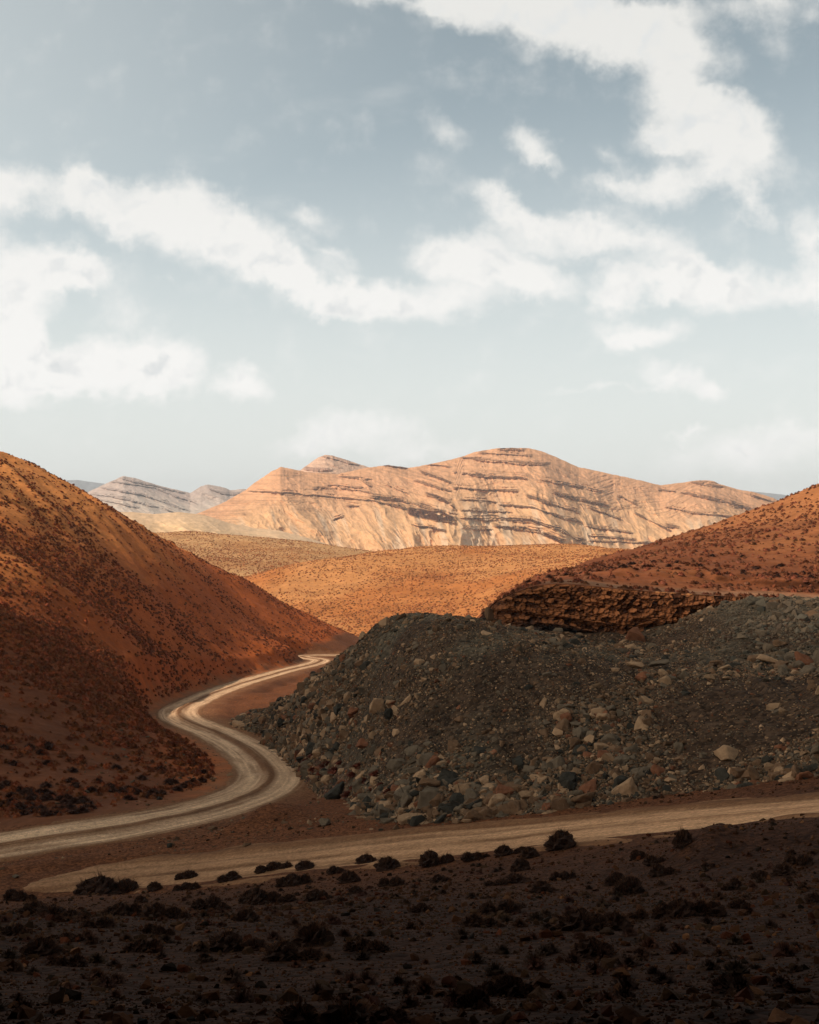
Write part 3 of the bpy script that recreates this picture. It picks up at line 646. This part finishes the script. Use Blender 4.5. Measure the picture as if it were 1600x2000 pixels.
def boulder(loc, size, cname, k, label, group=None, rot=None, name='boulder', cat='boulder', scl=(1, 1, 1)):
    o = bpy.data.objects.new(name, rock_mesh(k, cname)); o.location = loc; o.scale = (size*scl[0], size*scl[1], size*scl[2])
    o.rotation_euler = rot or (random.gauss(0, .3), random.gauss(0, .3), random.uniform(0, 6.28)); link(o); return tag(o, label, cat, group)
CW = {0: ('slate', 'grey'), 1: ('brown', 'brown'), 2: ('tan', 'pale tan'), 3: ('red', 'rusty red'), 4: ('dark', 'dark grey')}
def hit(px, py):
    """distance at which the line of sight through px, py meets the land"""
    D = np.linspace(5, 420, 6000); xx = (px-800)/F*D; zr = -(py-1000)/F*D
    zz = hground(xx, D)
    m = (D > 43) & (D < 150); z2 = np.full_like(zz, -999.); z2[m] = hheap(xx[m], D[m]); zz = np.maximum(zz, np.where(px > 400, z2, -999))
    if px > 930:
        m = D > walld(px)+.3; m &= D < 260; z3 = np.full_like(zz, -999.); z3[m] = hright(xx[m], D[m]); zz = np.maximum(zz, z3)
    i = int(np.argmax(zz >= zr)); return D[i], (float(xx[i]), float(D[i]), float(zz[i]))
NAMED = [(657,1558,54,'dark',0,'largest dark round boulder standing alone in red brush near the road junction',.8),
 (641,1530,30,'tan',3,'tan stone leaning behind the dark round boulder by the road junction',.9),
 (668,1532,20,'red',5,'small rusty stone to the right above the dark round boulder',.8),
 (838,1572,64,'slate',1,'grey wedge-shaped boulder at the foot of the heap, next to the near road',.9),
 (800,1575,38,'slate',4,'grey upright boulder just left of the wedge-shaped one at the heap foot',1.1),
 (788,1588,20,'tan',7,'small orange-tan stone in front of the upright grey boulder',.9),
 (872,1583,26,'brown',8,'brown rounded stone right of the wedge-shaped boulder at the heap foot',.8),
 (840,1540,56,'brown',9,'long brown boulder lying above the grey wedge-shaped one',.6),
 (1221,1545,58,'tan',12,'largest pale tan boulder at the heap foot beside the right-hand road',.7),
 (1138,1565,58,'brown',13,'broad brown boulder half buried at the road edge, left of the pale tan one',.6),
 (1420,1482,56,'tan',16,'flat tan boulder alone on the dark lower slope at right',.55),
 (1256,1424,46,'tan',17,'tall pointed tan slab standing on the middle of the right slope',1.0),
 (1108,1408,28,'red',19,'orange-red block on the middle of the slope beside a grey slab',1.1),
 (1127,1418,30,'slate',2,'grey slab leaning against the orange-red block',.5),
 (1326,1466,26,'slate',20,'grey pointed stone on the lower slope left of the flat tan boulder',.9),
 (1240,1303,34,'tan',21,'cream slab at the left end of the bench rocks',.7),
 (1284,1304,50,'slate',10,'flat grey slab next to the cream slab on the bench',.45),
 (1238,1250,50,'red',11,'reddish boulder lying against the foot of the cut rock wall',.75),
 (1500,1298,56,'tan',14,'tan broken block on the bench below the grey slate pile',.6),
 (1572,1300,44,'red',15,'dark rusty block with a flat face at the right end of the bench',.8),
 (1400,1300,34,'brown',18,'orange-brown block at the front of the grey slate pile',.7),
 (466,1420,34,'tan',22,'pale boulder at the heap foot nearest the far road bend',.6),
 (712,1460,30,'red',23,'orange block among grey stones on the lower left slope',.9),
 (692,1398,34,'red',1,'pair-sized rusty red block high on the left slope',.9),
 (740,1388,44,'tan',5,'broad tan boulder beside the rusty red block on the left slope',.8),
 (648,1485,40,'slate',6,'grey slab standing above the red brush on the left slope',.9),
 (612,1470,34,'dark',4,'dark grey block at the left edge of the heap above the road verge',.9),
 (590,1435,26,'tan',9,'cream upright stone near the verge at the left end of the heap',1.1),
 (912,1606,22,'tan',13,'small pale stone lying on the edge of the right-hand road',.5),
 (607,1608,16,'tan',17,'small orange stone left of the grey stones by the junction',.8),
 (634,1612,28,'slate',20,'grey stone on the verge between the two roads',.6),
 (720,1582,30,'brown',3,'brown stone in the row of rocks left of the grey wedge-shaped boulder',.7),
 (745,1580,30,'slate',8,'grey stone in the row of rocks left of the grey wedge-shaped boulder',.7),
 (30,1715,16,'slate',10,'small grey stone on the far left verge of the lower road',.8),
 (330,1655,16,'dark',11,'small dark stone on the bank between the two roads at left',.8)]
for (px_, py_, w_, cn, k, lab, zf) in NAMED:
    D, p = hit(px_, py_); s = w_/F*D/1.45
    boulder((p[0], p[1], p[2]+s*.22), s, cn, k, lab, 'prominent boulders', (random.gauss(0, .15), random.gauss(0, .2), random.uniform(0, 6.28)), scl=(1, 1, zf/.8))
SHORT = ['dark round boulder', 'tan leaning stone', 'rusty stone behind the round boulder', 'wedge-shaped boulder', 'upright grey boulder', 'orange-tan stone', 'brown rounded stone', 'long brown boulder', 'largest pale boulder', 'half-buried brown boulder',
 'flat tan boulder', 'pointed tan slab', 'orange-red block', 'leaning grey slab', 'grey pointed stone', 'cream bench slab', 'flat grey bench slab', 'reddish wall-foot boulder', 'tan broken bench block', 'dark rusty block',
 'orange-brown bench block', 'pale road-bend boulder', 'orange lower block', 'high rusty block', 'broad tan boulder', 'grey slab above the red brush', 'dark grey verge block', 'cream upright stone']
USED = {}
def near_words(px, py, first):
    best = sorted(range(len(SHORT)), key=lambda k: math.hypot(NAMED[k][0]-px, NAMED[k][1]-py))
    opts = []
    for k in best[:9]:
        dx = px-NAMED[k][0]; dy = py-NAMED[k][1]; r_ = math.hypot(dx, dy)
        far_ = 'close ' if r_ < 30 else '' if r_ < 75 else 'well ' if r_ < 160 else 'far '
        w = ['right of', 'below right of', 'below', 'below left of', 'left of', 'above left of', 'above', 'above right of'][int(round(math.atan2(dy, dx)/(math.pi/4))) % 8]
        opts.append(f'{first} {far_}{w} the {SHORT[k]}')
    for o_ in opts:
        if o_ not in USED: USED[o_] = 1; return o_
    return opts[0]
def zone_words(px, py):
    if px > 1330 and py < 1320: return 'on the slate pile at upper right'
    if py > 1540: return 'along the foot of the heap'
    if px < 700: return 'on the left flank of the heap'
    if py > 1430: return 'low on the front slope' if px < 1100 else 'low on the right slope'
    return 'halfway up the front slope' if px < 1100 else 'halfway up the right slope'
for i in BIG:
    c = CW[int(kk[i])]; i_t = int(RNG.integers(0, 24))
    boulder(tuple(pos[i]+np.array([0, 0, size[i]*.05])), float(size[i]), c[0], i_t, near_words(px[i], py[i], ('flat ' if i_t % 4 in (1, 2) else 'chunky ')+c[1]+' rock'), f'larger loose rocks of the heap', name='rock', cat='rock')

# stones strewn over the near ground
N = 42000
y = 4.8*(62/4.8)**(RNG.random(N)**.75); px = RNG.uniform(-150, 1750, N); x = (px-800)/F*y; d, _ = road_near(x, y); ok = d > 3.1+RNG.random(N)*.8
x, y = x[ok], y[ok]; z = hground(x, y); n = len(x); size = np.clip(.016/(RNG.random(n)**.5+.03)*(.65+.95*sm(8, 35, y)), .012, .15)
cols, _k = rock_colours(n, (.35, .4, .1, .1, .05)); o = scatter('gravel', ROCKS, np.c_[x, y, z+size*.1], size, cols*.30*np.array([1.15, .80, .60]), M_ROCK)  # stone colours darkened and warmed along with the painted foreground shade
tag(o, 'small stones and gravel strewn over the shaded foreground soil', 'gravel', None, 'stuff')
N = 9000
y = RNG.uniform(50, 125, N); px = RNG.uniform(-100, 900, N); x = (px-800)/F*y; d, _ = road_near(x, y)
ok = (d > 2.9) & (RNG.random(N) < sm(16, 3, d)) & (fbm(x/4, y/4, 411, 3) > -.15); x, y = x[ok], y[ok]; z = hground(x, y); n = len(x)
size = np.clip(.05/(RNG.random(n)**.5+.05), .05, .34); cols, _k = rock_colours(n, (.3, .4, .15, .1, .05))
o = scatter('gravel', ROCKS, np.c_[x, y, z], size, cols*.8, M_ROCK); tag(o, 'loose stones scattered along the verges of the dirt roads', 'gravel', None, 'stuff')
# ------------------------------------------------------------------ brush
def dome(seed, nr=5, ns=10):
    rg = random.Random(seed); v = []; f = []
    for i in range(nr):
        a = i/(nr-1)*math.pi*.5
        for j in range(ns):
            b = 2*math.pi*(j+.5*(i % 2))/ns; r = (1+rg.uniform(-.28, .28))
            v.append((math.cos(a)*math.cos(b)*r*.5, math.cos(a)*math.sin(b)*r*.5, math.sin(a)*.42*r))
    for i in range(nr-1):
        for j in range(ns):
            a, b = i*ns+j, i*ns+(j+1) % ns; f += [(a, b, b+ns), (a, b+ns, a+ns)]
    return np.array(v), np.array(f)
def tuft(seed, n=34):
    """far shrub: a ragged cushion of short blades over a low dome"""
    rg = random.Random(seed); v, f = dome(seed, 3, 7); v = v*np.array([.85, .85, .8]); v = v.tolist(); f = f.tolist()
    for _ in range(n):
        a = rg.uniform(0, 6.28); e = rg.uniform(.15, 1.5); d = Vector((math.cos(a)*math.cos(e), math.sin(a)*math.cos(e), math.sin(e)*.85)); p = d*rg.uniform(.48, .66)
        s = Vector((-math.sin(a), math.cos(a), 0))*.07; b = d*.2; k = len(v); v += [list(b-s), list(b+s), list(p)]; f.append([k, k+1, k+2])
    return np.array(v), np.array(f)
TUFTS = [tuft(i) for i in range(8)]
DOMES = [dome(i+30, 3, 6) for i in range(4)]
def shrub_cols(n, base, var=.35): return np.array(base)*RNG.uniform(1-var, 1+var, n)[:, None]*np.c_[RNG.uniform(.85, 1.25, n), np.ones(n), RNG.uniform(.85, 1.1, n)]
def bush_mesh(seed, lobes, nb=1100):
    """bristly cushion: lobes (x, y, radius) of short twigs round a darker core"""
    rg = random.Random(seed); v = []; f = []; c = []
    for li, (lx, ly, lr) in enumerate(lobes):
        dv, df = dome(seed+li*7, 9, 22); k0 = len(v)
        dv = dv*np.array([.84, .84, .84])*lr+np.array([lx, ly, 0]); v += dv.tolist(); f += (df+k0).tolist(); c += [(.040, .020, .013)]*len(dv)
        ph = rg.uniform(0, 6)
        for _ in range(int(nb*lr)):
            a = rg.uniform(0, 6.28); e = math.asin(rg.random()**.9); L = rg.uniform(.42, .53)*(1+.10*math.sin(a*3+ph)+.06*math.sin(a*7+e*5))*lr
            d = Vector((math.cos(a)*math.cos(e), math.sin(a)*math.cos(e), math.sin(e)*.88+.03)); j = Vector((rg.gauss(0, .12), rg.gauss(0, .12), rg.gauss(0, .1)))
            o = Vector((lx, ly, 0)); b = o+d*.3*lr; m = o+d*L*.82+j*.1*lr; p = o+(d+j*.8)*L
            s = Vector((-math.sin(a), math.cos(a), rg.gauss(0, .4))).normalized()*.0065; k = len(v)
            v += [list(b-s), list(b+s), list(m+s*.8), list(m-s*.8), list(p)]; f += [[k, k+1, k+2], [k, k+2, k+3], [k+3, k+2, k+4]]
            g = rg.uniform(.6, 1.4); c += [(.045*g, .020*g, .012*g)]*2+[(.095*g, .040*g, .022*g)]*2+[(.17*g, .070*g, .033*g)]
    return arrmesh('bush', np.array(v), np.array(f), np.array(c), M_BUSH, False)
BUSH1 = [bush_mesh(i, [(0, 0, 1)]) for i in range(3)]+[bush_mesh(5, [(-.1, 0, .85), (.22, .1, .6)]), bush_mesh(6, [(.12, 0, .8), (-.24, -.05, .55)])]
BUSH3 = [bush_mesh(11, [(-.28, 0, .5), (.05, .08, .62), (.32, -.03, .42)]), bush_mesh(12, [(-.2, .05, .66), (.25, 0, .5)]), bush_mesh(13, [(.2, .02, .62), (-.14, -.06, .45), (-.36, .05, .32)]), bush_mesh(14, [(-.33, 0, .36), (-.02, .05, .5), (.28, .0, .5)])]
BB = [(537,1705,80,27),(597,1702,45,20),(657,1708,38,18),(682,1727,45,25),(765,1733,58,22),(716,1690,45,20),(757,1700,55,25),(575,1732,70,30),(447,1722,50,22),(365,1720,48,22),(365,1742,55,22),(302,1742,32,18),
 (510,1767,90,38),(620,1762,50,28),(274,1767,30,16),(410,1780,80,30),(325,1797,100,38),(480,1802,55,25),(210,1748,130,45),(40,1762,75,32),(100,1792,140,38),(240,1792,80,34),(190,1815,70,24),(310,1828,70,28),(130,1842,85,24),
 (610,1848,85,44),(575,1878,130,36),(710,1860,85,34),(465,1860,130,38),(280,1860,75,30),(80,1868,80,38),(135,1890,75,30),(695,1748,32,16),(665,1765,26,13),
 (855,1692,75,30),(930,1682,60,24),(985,1674,40,22),(1017,1668,30,15),(1035,1678,45,22),(1017,1704,42,28),(1097,1660,70,38),(862,1726,45,20),(990,1730,95,24),(1058,1747,52,26),(1100,1720,58,24),(1225,1748,72,42),(1200,1730,50,30),
 (1300,1712,65,26),(1285,1690,60,20),(1242,1672,20,10),(1250,1680,40,16),(1335,1658,44,38),(1430,1742,55,30),(1390,1697,40,14),(975,1787,90,32),(945,1814,95,30),(822,1785,50,20),(1140,1820,110,52),(1200,1818,75,36),(1335,1793,120,46),
 (1395,1793,60,32),(1445,1777,50,20),(1160,1870,85,42),(925,1972,70,50),(990,1950,130,44),(1590,1767,40,22),(1560,1692,60,26),(1530,1710,50,22),(1485,1717,40,16),(1545,1672,20,12),(640,2010,230,60),(760,2005,90,40),(560,1765,40,20),(1425,1940,70,30),(1240,1800,60,24),(30,1830,60,26)]
def row_of(py): return 'in the row edging the near road' if py < 1712 else 'in the second row below the road' if py < 1755 else 'in the middle band of brush' if py < 1812 else 'in the nearest band of brush'
ORD = ['first','second','third','fourth','fifth','sixth','seventh','eighth','ninth','tenth','eleventh','twelfth','thirteenth','fourteenth','fifteenth','sixteenth','seventeenth','eighteenth','nineteenth','twentieth','twenty-first','twenty-second','twenty-third','twenty-fourth','twenty-fifth','twenty-sixth','twenty-seventh','twenty-eighth']
rows = {}
for b in sorted(BB): rows.setdefault(row_of(b[1]), []).append(b)
for rn, bs in rows.items():
    for i, (px_, py_, w_, h_) in enumerate(bs):
        D, p = hit(px_, py_-3); wide = w_/h_ > 2.3; o = bpy.data.objects.new('bush', random.choice(BUSH3 if wide else BUSH1)); s = w_/F*D*1.02; hh = h_*.98/F*D/(.30 if wide else .44)
        o.location = (p[0], p[1], p[2]-.02*s); o.scale = (s, s*.9, hh); o.rotation_euler = (0, 0, random.uniform(-.35, .35) + (math.pi if random.random() < .5 else 0)); link(o)
        sz = 'wide' if w_ > 84 else 'rounded' if w_ > 48 else 'small'
        tag(o, f'{sz} bristly dry bush, {ORD[i]} from the left {rn}', 'bush', 'bushes on the foreground slope')
# tiny tufts between them
N = 900
y = RNG.uniform(9, 56, N); px = RNG.uniform(-150, 1750, N); x = (px-800)/F*y; d, _ = road_near(x, y); ok = (d > 4) & (fbm(x/6, y/6, 501, 2) > -.1)
x, y = x[ok], y[ok]; z = hground(x, y); s = RNG.uniform(.10, .34, len(x))
o = scatter('dry_tufts', [tuft(200+i, 110) for i in range(4)], np.c_[x, y, z-.02], s, shrub_cols(len(x), (.055, .026, .016)), M_BUSH, False, .2); tag(o, 'low dry tufts dotting the stony foreground soil', 'tufts', None, 'stuff')

def row_labels(idx, px, py, per, fmt):
    out = {}; o = sorted(idx, key=lambda i: py[i]); nrow = math.ceil(len(o)/per)
    for k in range(nrow):
        for j, i in enumerate(sorted(o[k*per:(k+1)*per], key=lambda i: px[i])): out[i] = fmt.format(ORD[j], ORD[nrow-1-k])
    return out
def shrub_field(N, px0, px1, d0, d1, hf, okf, smin, smax, pw=1.6):
    y = d0*(d1/d0)**RNG.random(N); px = RNG.uniform(px0, px1, N); x = (px-800)/F*y; z = hf(x, y); ok = okf(x, y, z, px)
    x, y, z = x[ok], y[ok], z[ok]; return x, y, z, smin+(smax-smin)*RNG.random(len(x))**pw
# left hill
def okL(x, y, z, px):
    d, _ = road_near(x, y); a = fbm(x/14, y/20, 511, 4); e = fbm(x/3, y/3, 513, 2)
    bare = sm(150, 105, y)
    return (hillmask(x, y) > .5) & (d > 4.2) & (RNG.random(len(x)) < np.clip((.62+1.2*a+.3*e)*(1-.45*bare)*(1-.35*sm(-8,6,z)), .03, 1))
x, y, z, s = shrub_field(95000, -250, 720, 66, 430, hground, okL, .28, .95, 1.8)
app = s/y*(px_in := ((x/y*F+800 > 0) & (x/y*F+800 < 1600))); od = np.argsort(-app); big = od[:90]; rest = od[90:]
cl = shrub_cols(len(x), (.185, .054, .021), .4)
o = scatter('hillside_shrubs', TUFTS, np.c_[x, y, z-.03][rest], s[rest], cl[rest], M_BUSH, True, .25); tag(o, 'low dark shrubs covering the orange left hillside', 'shrubs', None, 'stuff')
TM = [arrmesh('shrub', *tuft(60+i, 160), np.tile([.075, .032, .020], (len(tuft(60+i, 160)[0]), 1)), M_BUSH, False) for i in range(5)]
LB = row_labels(list(big), x/y*F+800, 1000-z/y*F, 15, 'low dark cushion shrub, {} from left in {} row up the left hill foot')
for i in big:
    o = bpy.data.objects.new('shrub', TM[i % 5]); o.location = (x[i], y[i], z[i]-.04); o.scale = (s[i]*1.05, s[i], s[i]*.85); o.rotation_euler = (0, 0, random.uniform(0, 6.28)); link(o)
    tag(o, LB[i], 'shrub', 'shrubs on the lower left hillside')
# right hill
def okR(x, y, z, px):
    t = y-walld(px); a = fbm(x/8, y/8, 521, 3); return ((t > 11) | ((px < 1050) & (t > 1.5)) | ((t > 1.2) & (t < 3))) & (RNG.random(len(x)) < np.clip(.6+.7*a, .1, 1)) 
x, y, z, s = shrub_field(11000, 945, 1900, 88, 230, hright, okR, .28, .85, 1.8)
vis = (x/y*F+800 > 1000) & (x/y*F+800 < 1590) & (y < 180) & (y > 105); app = s/y*vis; od = np.argsort(-app); big = od[:80]; rest = od[80:]
cl = shrub_cols(len(x), (.15, .050, .024), .45)
o = scatter('hillside_shrubs', TUFTS, np.c_[x, y, z-.03][rest], s[rest], cl[rest], M_BUSH, True, .25); tag(o, 'rust-brown shrubs dotting the right hillside above the cut wall', 'shrubs', None, 'stuff')
TM2 = [arrmesh('shrub', *tuft(80+i, 160), np.tile([[.13, .042, .021], [.075, .033, .022], [.17, .055, .024]][i % 3], (len(tuft(80+i, 160)[0]), 1)), M_BUSH, False) for i in range(6)]
LB = row_labels(list(big), x/y*F+800, 1000-z/y*F, 16, 'rust-brown shrub, {} from left in {} row above the cut wall bench')
for i in big:
    o = bpy.data.objects.new('shrub', TM2[i % 6]); o.location = (x[i], y[i], z[i]-.04); o.scale = (s[i]*1.05, s[i], s[i]*.85); o.rotation_euler = (0, 0, random.uniform(0, 6.28)); link(o)
    tag(o, LB[i], 'shrub', 'shrubs on the right hillside')
# middle hills, seen from far off
def okM(x, y, z, px): return RNG.random(len(x)) < np.clip(.6+.7*fbm(x/50, y/50, 531, 3), .1, 1)
x, y, z, s = shrub_field(42000, 440, 1400, 330, 820, hM2, okM, .45, 1.15, 1.4)
x1, y1, z1, s1 = shrub_field(22000, 120, 800, 600, 980, hM1, okM, .5, 1.3, 1.4)
x, y, z, s = [np.r_[a_, b_] for a_, b_ in ((x, x1), (y, y1), (z, z1), (s, s1))]
o = scatter('hillside_shrubs', DOMES, np.c_[x, y, z-.05], s, shrub_cols(len(x), (.27, .096, .035), .3), M_BUSH, True, .1); tag(o, 'tiny shrubs speckling the rounded ochre hills in mid distance', 'shrubs', None, 'stuff')
# reddish brush between heap and road junction
REDM = [arrmesh('bush', *tuft(90+i, 260), np.tile([.15, .040, .022], (len(tuft(90+i, 260)[0]), 1)), M_BUSH, False) for i in range(3)]
RB = [(600,1490),(612,1505),(628,1512),(640,1498),(655,1508),(690,1515),(700,1500),(712,1528),(690,1540),(725,1545),(745,1535),(665,1492),(680,1555),(612,1480),(735,1515),(705,1555),(760,1548),(595,1505)]
RBL = row_labels(range(len(RB)), [q_[0] for q_ in RB], [q_[1] for q_ in RB], 6, 'rusty red brush, {} from left in {} row up the heap foot')
for i, (px_, py_) in enumerate(RB):
    D, p = hit(px_, py_); s = random.uniform(18, 34)/F*D; o = bpy.data.objects.new('bush', REDM[i % 3]); o.location = (p[0], p[1], p[2]-.03); o.scale = (s*1.1, s, s*.7); o.rotation_euler = (0, 0, random.uniform(0, 6)); link(o)
    tag(o, RBL[i], 'bush', 'red brush at the heap foot')
# dark slab standing at the left end of the cut wall
for (px_, py_, wd, ht, rr, lab) in ((957,1200,17,46,.12,'dark upright rock slab at the left end of the cut wall'), (945,1222,22,24,-.5,'lower dark slab leaning left of the upright slab at the wall end')):
    D = 93.5 if wd == 17 else 92; p = P(px_, py_, D); o = boulder(p, 1, 'brown' if wd == 17 else 'dark', 2 if wd == 17 else 7, lab, None, (0, rr, .3), name='rock_slab', cat='rock slab', scl=(wd/F*D/1.1, .5, ht/F*D/.8))

# ------------------------------------------------------------------ cloud added out of view (above and left) to shade the foreground
bpy.ops.mesh.primitive_ico_sphere_add(subdivisions=5, radius=1); cl_ = bpy.context.object; cl_.name = 'shade_cloud'
me = cl_.data; v = np.empty(len(me.vertices)*3); me.vertices.foreach_get('co', v); v = v.reshape(-1, 3)
v *= (1+.14*fbm(v[:, 0]*2.2+v[:, 2], v[:, 1]*2.2-v[:, 2]*1.3, 601, 4))[:, None]; me.vertices.foreach_set('co', v.ravel()); me.update()
ctr = Vector((-60, 34, -12)) + S*560
cl_.location = ctr; cl_.scale = (90, 112, 46)
m = bpy.data.materials.new('shade_cloud_vapour'); m.use_nodes = True; t = NT(m.node_tree); t.n.remove(t.n['Principled BSDF'])
pv = t.new('ShaderNodeVolumePrincipled'); pv.inputs['Color'].default_value = (.8, .8, .8, 1); pv.inputs['Density'].default_value = .038
t.link(pv.outputs[0], t.n['Material Output'].inputs['Volume']); me.materials.append(m); tag(cl_, kind='structure')

# ------------------------------------------------------------------ haze
hb = bmesh.new(); bmesh.ops.create_cube(hb, size=1); me = bpy.data.meshes.new('haze'); hb.to_mesh(me); hb.free()
hzo = link(bpy.data.objects.new('haze', me)); hzo.scale = (17000, 10700, 384); hzo.location = (0, 5250, 66)
m = bpy.data.materials.new('haze_air'); m.use_nodes = True; t = NT(m.node_tree); t.n.remove(t.n['Principled BSDF'])
pv = t.new('ShaderNodeVolumePrincipled'); pv.inputs['Color'].default_value = (.92, .93, .95, 1); pv.inputs['Density'].default_value = 6.5e-5
t.link(pv.outputs[0], t.n['Material Output'].inputs['Volume']); me.materials.append(m); tag(hzo, kind='stuff')
C.cycles.volume_bounces = 0
